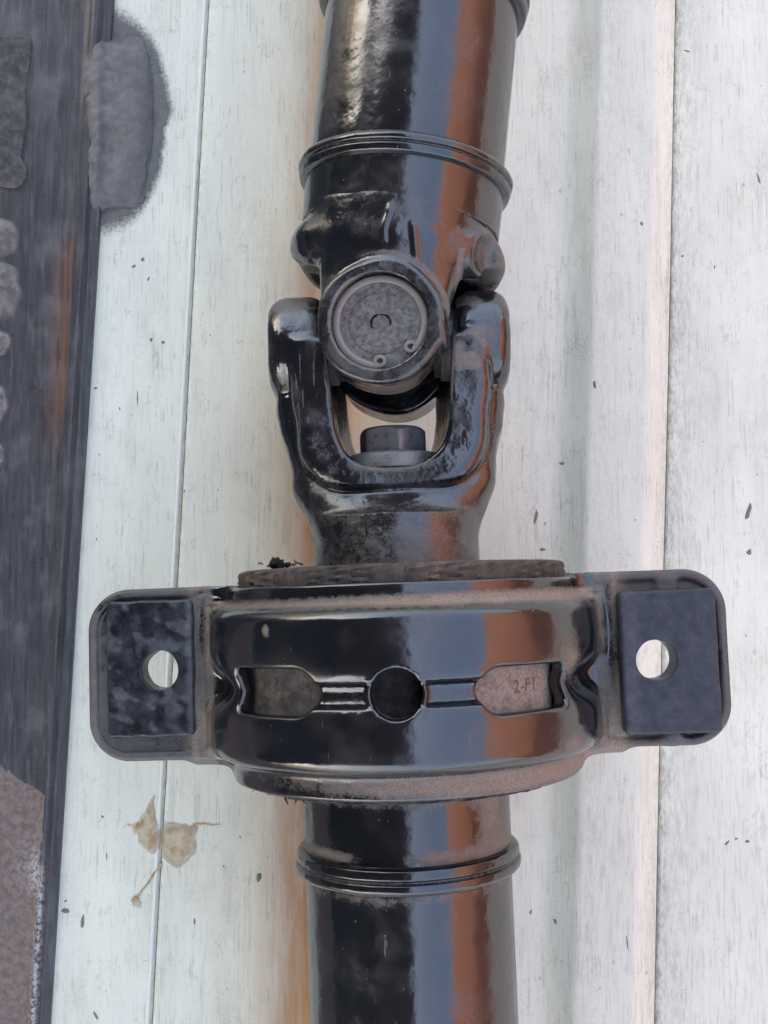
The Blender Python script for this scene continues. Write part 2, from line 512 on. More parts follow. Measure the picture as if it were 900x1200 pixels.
def glue_mat(name, a, b_, alpha=1.0):
    t = NT(name)
    n = t.noise(13, 5, .65); f = t.noise(4, 4, .6)
    base = t.mix(t.ramp(n, .35, .65), a, b_)
    bb = t.bump(n, .4, 3.0)
    e = t.attr('thin')
    return t.set(Base_Color=base, Roughness=.24, Normal=bb, Alpha=t.mixf(e, alpha, .12))
M['drop'] = glue_mat('dried_glue', (.16, .15, .145), (.33, .305, .28), .62)
M['tape'] = dusty('old_black_tape', (.028, .027, .03), (.20, .19, .18), .5, .6, 6, .5)
M['stain'] = glue_mat('dried_tan_glue', (.42, .29, .15), (.66, .55, .39), .95)
M['sealbead'] = NT('white_sealant').set(Base_Color=(.76, .765, .68), Roughness=.55)
M['fleck'] = NT('dirt_fleck').set(Base_Color=(.22, .20, .175), Roughness=.9)
M['chip'] = NT('bark_grey').set(Base_Color=(.20, .18, .155), Roughness=.9)

# ---------------------------------------------------------------- surroundings seen in the gloss (yard, wall, added dark roof and panels)
def slab(name, x0, x1, y0, y1, z0, z1, mat):
    V = [(x, y, z) for x in (x0, x1) for y in (y0, y1) for z in (z0, z1)]
    F = [(0, 1, 3, 2), (4, 6, 7, 5), (0, 4, 5, 1), (2, 3, 7, 6), (0, 2, 6, 4), (1, 5, 7, 3)]
    return tag(mesh_obj(name, V, F, mat, smooth=False, units=False), kind='structure')
def plain(name, a, b, size_m, rough=.85):
    t = NT(name)
    n = t.noise(size_m / S, 5, .6)
    return t.set(Base_Color=t.mix(t.ramp(n, .35, .65), a, b), Roughness=rough)
yard = plain('yard_concrete', (.20, .19, .18), (.28, .27, .25), .4)
slab('ground', -60, 60, -60, 60, -.30, -.06, yard)
slab('wall', 3.2, 3.45, -2.6, 2.6, -.059, 3.35, plain('terracotta_render', (.155, .062, .036), (.215, .084, .048), .8))
slab('added_shade_roof', -3.15, .115, -2.9, 2.9, 3.40, 3.48, plain('added_roof_brown', (.035, .026, .022), (.062, .042, .03), .3))  # added out of view: keeps sun off the floor, darkens left reflections
added_wall_green = plain('added_wall_dark_green', (.018, .03, .026), (.03, .042, .036), .5)
slab('added_shade_wall', -3.15, -3.0, -2.1, 2.1, -.059, 1.70, added_wall_green)  # added out of view to darken the left side of the reflections
slab('added_shade_board', -3.15, -3.0, -2.9, 2.9, 1.703, 3.399, added_wall_green)  # added above it, unseen, to block a stray bright reflection on the tube

# ---------------------------------------------------------------- floor: three white panels
ZF, ZV, ZR = -208.0, -229.0, -226.0
floor = tag(empty('floor', (0, 0, (ZF + H0) * S)), kind='structure')
Y0, Y1 = -3000.0, 3000.0
def X600(px, z): return unproj(px, 600, z)[0]
def strip(name, prof, mat, parent, attrs=None, y0=Y0, y1=Y1, ny=90, wav=0.0, smooth=True):
    """prof: list of (x at y=0, z); extruded along the slightly askew panel direction"""
    prof = np.array(prof, float); n = len(prof)
    ys = np.linspace(y0, y1, ny)
    V = []
    for y in ys:
        xx = prof[:, 0] + .041 * y + wav * np.sin(y / 170.0 + prof[:, 0] / 60)
        zz = prof[:, 1] + wav * .6 * np.sin(y / 230.0 + prof[:, 0] / 90)
        V.append(np.stack([xx, np.full(n, y), zz], 1))
    V = np.concatenate(V)
    i, j = np.meshgrid(np.arange(ny - 1), np.arange(n - 1), indexing='ij')
    F = np.stack([i * n + j, i * n + j + 1, (i + 1) * n + j + 1, (i + 1) * n + j], -1).reshape(-1, 4)
    at = {k: np.tile(np.asarray([fn(x) for x in prof[:, 0]]), ny) for k, fn in (attrs or {}).items()}
    return mesh_obj(name, V, np.ascontiguousarray(F), mat, parent, smooth=smooth, attrs=at)

xs_seam = X600(211, ZF)
xs_a, xs_b = X600(338, ZF), X600(392, ZV)
xs_c, xs_d = X600(654, ZV), X600(688, ZF)
xs_e, xs_f = X600(755, ZF), X600(778, ZR)
def dens(pts, step=10.0):
    out = [pts[0]]
    for a, b in zip(pts[:-1], pts[1:]):
        k = max(1, int(math.hypot(b[0] - a[0], b[1] - a[1]) / step))
        for i in range(1, k + 1):
            out.append((a[0] + (b[0] - a[0]) * i / k, a[1] + (b[1] - a[1]) * i / k))
    return out
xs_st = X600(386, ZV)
stain = lambda x: float(1.0 * math.exp(-((x - xs_st) / (30.0 if x > xs_st else 58.0)) ** 2))  # brown stain, strengthened to carry the warm glow under the shaft as colour
grime = lambda x: float(.7 * math.exp(-((x - xs_f - 4) / 4.5) ** 2) + .28 * math.exp(-((x - xs_f - 20) / 26.0) ** 2) + .5 * math.exp(-((x - xs_seam) / 5.0) ** 2) + .20 * math.exp(-((x - xs_d - 14) / 20.0) ** 2))
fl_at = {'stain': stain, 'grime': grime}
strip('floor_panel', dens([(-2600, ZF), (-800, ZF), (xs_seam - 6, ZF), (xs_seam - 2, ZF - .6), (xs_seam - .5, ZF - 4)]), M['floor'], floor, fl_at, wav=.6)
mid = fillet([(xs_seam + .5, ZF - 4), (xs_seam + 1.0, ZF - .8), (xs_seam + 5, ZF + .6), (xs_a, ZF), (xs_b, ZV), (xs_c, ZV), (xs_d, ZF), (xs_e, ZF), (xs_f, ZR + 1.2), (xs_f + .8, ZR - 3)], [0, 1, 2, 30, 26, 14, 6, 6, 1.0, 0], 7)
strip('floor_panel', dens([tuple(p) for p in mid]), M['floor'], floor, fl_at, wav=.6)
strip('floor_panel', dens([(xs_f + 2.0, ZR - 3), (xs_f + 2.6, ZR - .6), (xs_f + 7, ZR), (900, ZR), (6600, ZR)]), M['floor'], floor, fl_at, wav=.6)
# dark bed under the joints
strip('floor_joint', [(xs_seam - 10, ZF - 4), (xs_seam + 10, ZF - 4)], M['chip'], floor, ny=3, smooth=False)
strip('floor_joint', [(xs_f - 2, ZR - 2.6), (xs_f + 10, ZR - 2.6)], M['chip'], floor, ny=3, smooth=False)
# bead of white sealant beside the left seam
bp = []
for k in range(9):
    a = math.pi * k / 8
    bp.append((xs_seam - 5.5 + 2.4 * math.cos(math.pi - a), ZF + 1.7 * math.sin(a) - .3))
strip('sealant_bead', bp, M['sealbead'], floor, ny=220, wav=.35)

# ---------------------------------------------------------------- grey steel plate at the left
ZP = ZF + 10.0
px_lip = X600(94, ZP)            # right edge of the plate
plate = empty('steel_plate', (px_lip * S - .25, 0, (ZF + H0) * S))
tag(plate, 'dark grey brush-painted steel plate with rolled edge beside the white floor', 'steel plate')
# outline in (x,z) from left to right
pp = fillet([(-2400, ZP), (px_lip - 34, ZP), (px_lip - 24, ZP + 8.5), (px_lip - 17, ZP + 8.5), (px_lip - 12, ZP - 1), (px_lip - 1, ZP - 2), (px_lip, ZP - 4), (px_lip + .5, ZF - 1)], [0, 8, 5, 4, 4, 1, 1, 0], 5)
PP = dens([tuple(p) for p in pp if p[0] > -2400])
PP = [(-2400.0, ZP), (-1400.0, ZP)] + [(x, ZP) for x in np.arange(px_lip - 420, px_lip - 60, 6.0)] + [p for p in PP if p[0] > px_lip - 60]
prof = np.array(PP); n = len(prof)
ys = np.concatenate([[-2600, -1600], np.arange(-760, 760, 6.0), [1600, 2600]]); ny = len(ys)
YY, _ = np.meshgrid(ys, np.arange(n), indexing='ij')
PX = prof[None, :, 0] + .041 * YY
PZ = np.repeat(prof[None, :, 1], ny, 0) + .5 * np.sin(YY / 90 + PX / 50)
lipmask = prof[:, 0] > px_lip - 1.2
PZ[:, lipmask] = prof[lipmask, 1]
V = np.stack([PX, YY, PZ], -1).reshape(-1, 3)
i, j = np.meshgrid(np.arange(ny - 1), np.arange(n - 1), indexing='ij')
F = np.stack([i * n + j, i * n + j + 1, (i + 1) * n + j + 1, (i + 1) * n + j], -1).reshape(-1, 4)
loc = V[:, 0] - .041 * V[:, 1] - px_lip        # distance left of the edge
bx0, by0 = unproj(20, 905, ZP); bx1, by1 = unproj(75, 940, ZP)
bound = by0 - 6 + (V[:, 0] - bx0) * (by1 - by0) / (bx1 - bx0)
bare = np.clip(.5 + (np.minimum(bound, 99999) - V[:, 1]) / 40.0, -1, 1.4)
bare = np.where(loc > -30, np.minimum(bare, .5 + (-22 - loc) / 14.0), bare)
rust = np.exp(-((loc + 38) / 7.0) ** 2) * sstep(60, 180, V[:, 1]) * (1 - sstep(370, 410, V[:, 1])) * .5
worn = np.exp(-((loc + 19) / 4.0) ** 2) * (1 - sstep(-520, -430, V[:, 1])) * 1.2 + np.exp(-((loc + 30) / 9.0) ** 2) * np.exp(-((V[:, 1] + 460) / 30) ** 2)
mesh_obj('plate_sheet', V, np.ascontiguousarray(F), M['plate'], plate, attrs={'bare': bare, 'rust': rust, 'worn': worn})

# lump of sealant bridging the plate edge and the floor
def lump_f(x, y, z):
    cx, cy = unproj(137, 140, ZF + 15)
    t = (y - cy) / 118.0
    xx = x - cx - .041 * (y - cy) - 5 * np.sin(y / 37.0) - 4 * wob(x, y, z, 19, 3)
    q = (np.abs(xx) / (49.0 + 3 * np.sin(y / 29.0))) ** 2.4 + (np.abs(y - cy) / (132 + 6 * np.sin(x / 14.))) ** 3.2
    top = 21.0 * np.maximum(1 - q, 0) ** .75 + (2.6 * wob(x, y, 0 * z, 13, 1) + 1.6 * wob(x, y, 0 * z, 5.5, 2)) * sstep(26, -6, xx) * np.clip(3 - 3 * q, 0, 1)
    top = top + 1.1 * wob(x, y, 0 * z, 3.2, 21) * sstep(30, 0, xx)
    for hx, hy, r in ((97, 175, 8), (92, 217, 8)):
        a, b = unproj(hx, hy, ZF + 15)
        top = top - 11 * np.exp(-((x - a) ** 2 + ((y - b) * .7) ** 2) / r ** 2)
    base = ZF + 8 * sstep(0, -12, xx + 16)
    q = q + .16 * wob(x, y, 0 * z, 16, 9) + .08 * wob(x, y, 0 * z, 6, 10)
    return np.maximum((z - base - top) * .6, np.minimum((q - 1) * 30, 40))
lx, ly = unproj(137, 140, ZF)
sdf_obj('sealant_patch', lump_f, (lx - 75, ly - 155, ZF - 4), (lx + 75, ly + 155, ZF + 42), 1.9, None, M['lump'], plate)
tag(bpy.data.objects['sealant_patch'], 'long lump of rough grey sealant over the plate edge')
# thin smear of the same sealant on the floor around the lump
def blob(name, pts, z, hgt, mat, parent, rough=.12, n=72, rings=7, seed=1, edge=.25):
    """low dome over an outline given by photograph points"""
    P = np.array([unproj(px, py, z) for px, py in pts])
    c = P.mean(0)
    d = P - c; th = np.arctan2(d[:, 1], d[:, 0]); rr = np.hypot(d[:, 0], d[:, 1])
    o = np.argsort(th); th, rr = th[o], rr[o]
    T = np.linspace(-math.pi, math.pi, n, endpoint=False)
    RR = np.interp(T, np.concatenate([th - 2 * math.pi, th, th + 2 * math.pi]), np.tile(rr, 3))
    g = np.random.default_rng(seed)
    RR = RR * (1 + rough * np.convolve(np.tile(g.normal(size=n), 3), np.ones(3) / 3, 'same')[n:2 * n])
    V = [(c[0], c[1], z + hgt)]; thin = [0.0]
    for k in range(1, rings + 1):
        s = (k / rings) ** .8
        for q in range(n):
            h = hgt * (1 - s ** 3) + (0.25 * hgt * math.sin(3 * T[q] + seed) * s * (1 - s)) + hgt * .5 * (s ** 4) * (1 - s) * 4
            if k == rings: h = -1.0
            V.append((c[0] + RR[q] * s * math.cos(T[q]), c[1] + RR[q] * s * math.sin(T[q]), z + h))
            thin.append(max(0, (s - (1 - edge)) / edge) * .8)
    F = [(0, 1 + q, 1 + (q + 1) % n) for q in range(n)]
    for k in range(rings - 1):
        for q in range(n):
            a = 1 + k * n + q; b = 1 + k * n + (q + 1) % n
            F.append((a, a + n, b + n, b))
    return mesh_obj(name, V, F, mat, parent, attrs={'thin': thin, 'dust': np.zeros(len(V))})
smear_pts = [(88, 10), (118, 0), (154, 8), (182, 34), (195, 62), (202, 100), (200, 152), (196, 182), (188, 224), (170, 258), (146, 278), (118, 282), (100, 272), (92, 200), (88, 100)]
blob('sealant_smear', smear_pts, ZF, 1.4, M['lump'], plate, rough=.035, seed=12, rings=14, edge=.42)
# drops of dried glue along the left margin of the photograph
for k, (pts, lab) in enumerate([
    ([(-16, 262), (2, 254), (18, 262), (24, 276), (20, 294), (4, 301), (-14, 298), (-22, 280)], 'pale round drop of dried glue, highest on the plate'),
    ([(-14, 312), (4, 305), (18, 312), (25, 332), (23, 358), (12, 374), (-4, 379), (-18, 368), (-20, 330)], 'large pale oval drop of dried glue with a dark middle'),
    ([(-12, 392), (4, 387), (14, 394), (13, 410), (4, 418), (-12, 416)], 'small pale drop of dried glue'),
    ([(-16, 452), (2, 450), (10, 466), (8, 484), (0, 498), (-16, 500)], None),
    ([(-16, 522), (2, 520), (7, 532), (2, 546), (-14, 548)], None)]):
    o = blob('glue_drop', pts, ZP, 6.0, M['drop'], plate, rough=.04, seed=k + 3)
    if lab: o['label'] = lab
# old raised strip at the top left of the plate
def raised_f(x, y, z):
    a = unproj(2, 130, ZP)
    xx = x - a[0] - .041 * (y - a[1]); yy = y - a[1]
    d = box2(xx, yy, 34 + 2 * np.sin(y / 17.0), 108, 9)
    d = smin(d, np.sqrt((xx - 22) ** 2 + (yy + 90) ** 2) - 20, 8)
    top = 5.0 + 1.6 * wob(x, y, 0 * z, 13, 5) + 1.0 * wob(x, y, 0 * z, 6, 6)
    return smax(d, (z - ZP - top), 3.0)
ax, ay = unproj(2, 130, ZP)
o = sdf_obj('tape_strip', raised_f, (ax - 50, ay - 128, ZP - 3), (ax + 60, ay + 128, ZP + 12), 2.5, None, M['tape'], plate,
            lambda u, v, w, N: .9 * np.clip(1 - N[:, 2], 0, 1) ** .5)
n = len(o.data.vertices)

# ---------------------------------------------------------------- drive shaft
base_xy = LF.P([[0, 389, 0]])[0]
shaft = empty('drive_shaft', (base_xy[0] * S, base_xy[1] * S, (ZV + H0) * S))
tag(shaft, 'glossy black drive shaft with universal joint and centre bearing bracket on the white floor', 'drive shaft')

def weldwob(pos, th, rad):
    return .5 * np.sin(th * 41 + np.sin(th * 7) * 2 + pos / 3) + .6 * np.sin(th * 13 + 1.3)
def collar_prof(a, b, r0, r1):
    m = (a + b) / 2
    return [(a - 1, r0 - 5), (a, r0 + 1), (a + 2, r1 - 2.5), (a + 6, r1 - 1), (m - 3, r1 - .5), (m - .5, r1 - 4.0), (m + 2, r1 + 1.0), (b - 6, r1 + 1.0), (b - 1.5, r1 - 3), (b, r0 + 1), (b + 1, r0 - 5)]

# upper tube
dz = lambda c0, wd, a=1.0: (lambda u, v, w: a * np.exp(-((v - c0) / wd) ** 2))
tube = lathe('tube', UF, [(199, 60), (199, 116.5), (1500, 116.5), (1500, 60)], M['paint'], shaft, radii=1, dust=dz(214, 9, .35))
tag(tube, 'upper tube running out of the top of the photograph')
lathe('ferrule', UF, [(133.5, 70), (133.5, 117.5), (184, 119), (200, 119)], M['paint'], tube, radii=1.5,
      dust=lambda u, v, w: .8 * np.exp(-((v - 136) / 4.5) ** 2) * np.exp(-((u + 12) / 26) ** 2) * (w > 0) + .40 * np.exp(-((v - 135) / 3.0) ** 2) + .35 * np.exp(-((v - 182) / 4.0) ** 2))
lathe('weld_ring', UF, collar_prof(184, 210, 117, 127.5), M['paint'], tube, radii=2.2, disp=lambda p, t, r: .35 * weldwob(p, t, r), dust=dz(197, 2.2, .35))
lathe('weld_ring', UF, collar_prof(408, 436, 118, 127.5), M['paint'], tube, radii=2.2, disp=lambda p, t, r: .35 * weldwob(p, t, r), dust=dz(416, 2.2, .35))
lathe('ferrule', UF, [(434, 100), (434, 122.5), (560, 123.5), (560, 100)], M['paint'], tube, radii=1.5)

# upper yoke
def up_yoke(u, v, w):
    rho = np.sqrt(u * u + w * w)
    aw = np.abs(w)
    # round base behind the ferrule, slightly flared rim with rounded lower edge
    base = box2(rho, v - 122, 115.5, 34, 18)
    sd = np.abs(u) / np.maximum(rho, 1)
    lobe = np.sqrt((rho - 100) ** 2 + ((v - 103) / 1.05) ** 2) - (12 + 16.5 * sstep(.50, .88, sd))
    base = smin(base, lobe, 6)
    # arms: strips of the same cylinder that narrow towards the bosses
    hw = 80.5 - 8 * sstep(90, 20, v)
    arm = smax(rho - 113.5, np.abs(u + 1.0) - hw, 10)
    arm = smax(arm, 52 - aw, 9)
    arm = smax(arm, np.maximum(-v - 5, v - 150), 8)
    d = smin(base, arm, 13)
    # bosses
    rb = np.sqrt(u * u + v * v)
    # casting flash: a slight peak on the right, a flat on the left
    ang = np.arctan2(v, u)
    rr = 69.5 + 3.6 * np.exp(-((ang + .18) / .10) ** 2) - 1.2 * np.exp(-((np.abs(ang) - 3.1) / .22) ** 2) + .7 * np.sin(ang * 5 + 1)
    rr = rr + 4.5 * (w < 0)
    boss = box2(rb - rr + 69.5, aw - 82, 69.5, 33.5, 5.5)
    d = smin(d, boss, 6)
    # hollow between the arms
    cut = box2(v - 10, w, 84, 46, 30)
    d = smax(d, -cut, 9)
    # scoops in the shoulders
    sc = np.sqrt(((u - 112) / 1.0) ** 2 + ((v - 96) / 1.3) ** 2 + ((w - 66) / 1.5) ** 2) - 20
    d = smax(d, -sc, 8)
    # bearing bores
    d = smax(d, -(np.maximum(rb - 53.0, 100.0 - aw)), 1.5)
    # lumpy forging skin and paint runs
    d = d - .5 * wob(u, v, w, 17, 1) - .22 * wob(u, v, w, 7, 2)
    d = d - 1.9 * np.exp(-((u + 3 - 2 * np.sin(v / 9)) / 3.0) ** 2) * (w > 60) * sstep(80, 92, v) * (1 - sstep(120, 136, v))
    d = d - 2.2 * np.exp(-((u - 46 + .18 * v) / 3.6) ** 2) * (w > 50) * sstep(64, 74, v) * (1 - sstep(104, 116, v))
    return d
def up_dust(u, v, w, N):
    rb = np.hypot(u, v)
    near = (w > 0)
    a = .85 * np.exp(-((rb - 76) / 4.5) ** 2) * near * sstep(-.9, .6, np.cos(np.arctan2(v, u) - .1)) * (w > 60)
    b = .9 * np.exp(-((u - 77 - .03 * v) / 4.5) ** 2) * near * (v < 95) * (v > -10)
    c = .52 * (1 - sstep(14, 36, np.sqrt((u - 112) ** 2 + (v - 104) ** 2)))
    e = .55 * (1 - sstep(-50, -62, -rb)) * 0 + .30 * near * (w > 113) * (rb < 72)
    g = .75 * (v < -20) * (w < 100) * near * np.clip(-N[:, 1], 0, 1) * (u > -10)
    h = .85 * np.exp(-((rb - 54.5) / 2.2) ** 2) * (w > 108) * sstep(.4, -.5, np.cos(np.arctan2(v, u) - .3))
    return np.maximum.reduce([a, b, c, e, g, h])
yoke = sdf_obj('yoke', up_yoke, (-140, -86, -124), (140, 166, 124), 2.2, UF, M['paint_forge'], shaft, up_dust)
yoke['label'] = 'upper forged yoke holding the round bearing cap towards the viewer'

# bearing caps (near and far) with their snap rings
def cap_at(sign):
    pr = [(s * sign, r) for s, r in ((60, 50), (60, 52.6), (100, 52.6), (103.5, 52.0), (103.5, 44), (101.8, 42.5), (101.6, 38), (101.0, 36.5), (101.0, 35), (101.8, 33.5), (101.7, 27), (101.0, 25), (101.0, 18), (101.2, 15), (100.3, 12), (100.3, 9), (102.0, 5.5), (101.4, 2), (101.3, .05))]
    o = lathe('bearing_cap', UF, pr, M['cap'], shaft, seg=96, radii=.7, axis='w', c=(0, 0), smooth=50,
              disp=lambda p, t, r: np.where(r > 1, .25 * np.sin(9 * t + r), 0))
    # snap ring: a C with two drilled lugs
    n, m = 80, 8
    a0, a1 = R(-86), R(-34)
    V = []; F = []
    tt = np.linspace(a1, a0 + 2 * math.pi, n)
    for t in tt:
        for q in range(m):
            al = 2 * math.pi * q / m
            rr = 48.6 + 4.0 * math.cos(al); z = 105.2 + 1.9 * math.sin(al)
            V.append((rr * math.cos(t), rr * math.sin(t), z * sign))
    for a in range(n - 1):
        for q in range(m):
            F.append((a * m + q, a * m + (q + 1) % m, (a + 1) * m + (q + 1) % m, (a + 1) * m + q))
    for t in (a0 + .02, a1 - .0):
        c = (43.0 * math.cos(t), 43.0 * math.sin(t))
        b0 = len(V); k = 20
        for (r, z) in ((3.2, 102.8), (3.2, 106.2), (3.8, 106.9), (6.6, 106.9), (7.3, 106.2), (7.3, 102.8)):
            for q in range(k):
                al = 2 * math.pi * q / k
                V.append((c[0] + r * math.cos(al), c[1] + r * math.sin(al), z * sign))
        for g in range(5):
            for q in range(k):
                F.append((b0 + g * k + q, b0 + g * k + (q + 1) % k, b0 + (g + 1) * k + (q + 1) % k, b0 + (g + 1) * k + q))
    mesh_obj('snap_ring', UF.P(np.array(V)), F, M['clip'], o, smooth=40)
    return o
tag(cap_at(1), 'round dusty bearing cap facing the viewer')
cap_at(-1)

# cross
def cross_f(u, v, w):
    s = np.sqrt(u * u + v * v + w * w) - 44
    a = np.maximum(np.sqrt(v * v + w * w) - 27, np.abs(u) - 74)
    b = np.maximum(np.sqrt(u * u + v * v) - 27, np.abs(w) - 66)
    d = smin(smin(s, a, 12), b, 12)
    c1 = np.maximum(np.sqrt(v * v + w * w) - 40, np.abs(np.abs(u) - 66) - 14)
    return smin(d, c1, 2)
sdf_obj('cross', cross_f, (-90, -50, -72), (90, 50, 72), 2.6, LFm, M['cross'], shaft)
for sg in (-1, 1):
    lathe('bearing_cap', LFm, [(sg * 60, 40), (sg * 60, 45), (sg * 130, 45), (sg * 131, 40), (sg * 128, 34), (sg * 128, .05)], M['cap'], shaft, seg=64, radii=1.5, axis='u', c=(0, 0))

# lower yoke (v runs down the picture)
def lo_yoke(u, v, w):
    au, aw = np.abs(u), np.abs(w)
    # bosses across the shaft
    rb = np.sqrt((v - 2) ** 2 + w * w)
    boss = box2(rb, au - 106, 61.5, 34.5, 22)
    # legs with a U outline, 62 either side of the middle
    outer_hw = 136 - 17 * sstep(40, 170, v)
    leg = smax(smax(au - outer_hw, -v + 0, 10), v - 176, 24)
    band = smax(leg, aw - 62, 13)
    # the raised front band is narrower than the body behind it
    inb = box2(u, v - 60, 113 - 5 * sstep(60, 110, v), 119, 66)
    inb = smax(smax(inb, aw - 66, 18), -v + 0, 10)
    body_hw = 134 - 15 * sstep(70, 165, v) - 25 * sstep(160, 236, v)
    body_hd = 46 + 48 * sstep(150, 236, v)
    q = np.sqrt((u / body_hw) ** 2 + (w / body_hd) ** 2)
    q4 = ((au / body_hw) ** 3.2 + (aw / body_hd) ** 3.2) ** (1 / 3.2)
    mixv = sstep(165, 215, v)
    qq = q4 * (1 - mixv) + q * mixv
    body = (qq - 1) * np.minimum(body_hw, body_hd) * .85
    body = smax(body, np.maximum(60 - v, v - 300), 6)
    neck = np.maximum(np.sqrt(u * u + w * w) - 94, np.maximum(205 - v, v - 330))
    d = smin(body, inb, 5)
    d = smin(d, neck, 10)
    d = smin(d, boss, 8)
    # the U gap
    gap_hw = 68 + 6 * sstep(70, -20, v) - 13 * sstep(10, -60, w)
    gap_hw = gap_hw - 6 * sstep(50, 140, v)
    gap = smax(au - gap_hw, v - 152, 56)
    d = smax(d, -gap, 5)
    d = smax(d, -(np.maximum(rb - 45.5, 100 - au)), 1.5)
    d = d - .42 * wob(u, v, w, 15, 4) - .2 * wob(u, v, w, 6.5, 7)
    return d
def lo_dust(u, v, w, N):
    tip = .58 * sstep(66, 78, u) * sstep(20, 40, w) * (1 - sstep(35, 85, v)) * np.clip(N[:, 2], 0, 1) * (1 - sstep(104, 118, u))
    tl = .5 * sstep(-66, -80, u) * sstep(-22, -40, v)
    neck = .50 * sstep(190, 240, v) * (.6 + .4 * N[:, 2])
    bot = .6 * np.exp(-((v - 154 + (u / 60.0) ** 2 * 9) / 7) ** 2) * (1 - sstep(38, 62, np.abs(u))) * (w > 20)
    shelf = .42 * np.exp(-((v - 205) / 24) ** 2) * (w > 20)
    gh = 69 + 6 * sstep(70, -20, v) - 6 * sstep(50, 140, v)
    edge = .8 * np.exp(-((np.abs(u) - gh) / 2.2) ** 2) * sstep(-25, -5, v) * (1 - sstep(70, 105, v)) * (w > 46)
    tip = tip * (.35 + 1.1 * sstep(-.2, .8, wob(u, v, w, 7, 41) + .5 * wob(u, v, w, 3.4, 42)))
    lines = sum(np.exp(-((u - c - .045 * v - 1.5 * wob(u, v, w, 14, 43 + k)) / 1.3) ** 2) * sstep(a, a + 20, v) * (1 - sstep(b - 30, b, v)) for k, (c, a, b) in enumerate(((-101, 0, 110), (-86, -40, 90), (-108, 30, 140)))) * .6 * (w > 45)
    left = .34 * (u < -60) * sstep(60, 130, v) * (w > 40) * (v < 175)
    return np.maximum.reduce([tip, tl, neck, bot, shelf, edge, lines, left])
yoke2 = sdf_obj('yoke', lo_yoke, (-148, -66, -102), (148, 322, 102), 2.2, LFm, M['paint_forge'], shaft, lo_dust)
yoke2['label'] = 'lower U-shaped forged yoke with dusty arms'

# hexagon nut with flange at the bottom of the fork
hn = []
nut = None
pr = [(131, 10), (131, 50), (134, 54), (147, 55.5), (151, 55.5), (151, 10)]
nut = lathe('nut', LFm, pr, M['nut'], shaft, seg=96, radii=3, dust=lambda u, v, w: .35 * np.exp(-((v - 133) / 4.0) ** 2))
def hex_f(u, v, w):
    a = R(17)
    x = u * math.cos(a) + w * math.sin(a); z = -u * math.sin(a) + w * math.cos(a)
    hx = np.maximum(np.abs(z), np.maximum(np.abs(x) * .8660 + np.abs(z) * .5, np.abs(x) * .8660 + np.abs(z) * .5))
    d = smax(hx - 36, np.maximum(100 - v, v - 133), 3)
    d = smax(d, np.sqrt(u * u + w * w) - 40.5 + np.maximum(106 - v, 0) * 1.2, 2)
    return smax(d, -(np.maximum(np.sqrt(u * u + w * w) - 22, v - 112)), 2)
sdf_obj('hex_head', hex_f, (-46, 96, -46), (46, 137, 46), 1.6, LFm, M['nut'], nut)

# lower tube
tube2 = lathe('tube', LF, [(590, 60), (590, 117.5), (1700, 117.5), (1700, 60)], M['paint'], shaft, radii=1,
              dust=lambda u, v, w: .45 * np.exp(-((v - 609) / 5.0) ** 2) + .16 * np.exp(-((v - 650) / 40.0) ** 2) * np.exp(-((u + 30) / 40) ** 2) * (w > 0))
tag(tube2, 'lower tube running out of the bottom of the photograph')
lathe('ferrule', LF, [(440, 60), (440, 118.5), (600, 118.5)], M['paint'], tube2, radii=1,
      dust=lambda u, v, w: .95 * np.exp(-((v - 569) / 8.0) ** 2) * (.55 + .45 * np.sin(u / 19.0)) + .85 * np.exp(-((u - 92) / 22) ** 2) * (v < 578) + .5 * np.exp(-((v - 512) / 9) ** 2))
lathe('weld_ring', LF, collar_prof(576, 606, 117, 127.5), M['paint'], tube2, radii=2.2, disp=lambda p, t, r: .4 * weldwob(p, t, r), dust=dz(591, 2.5, .5))

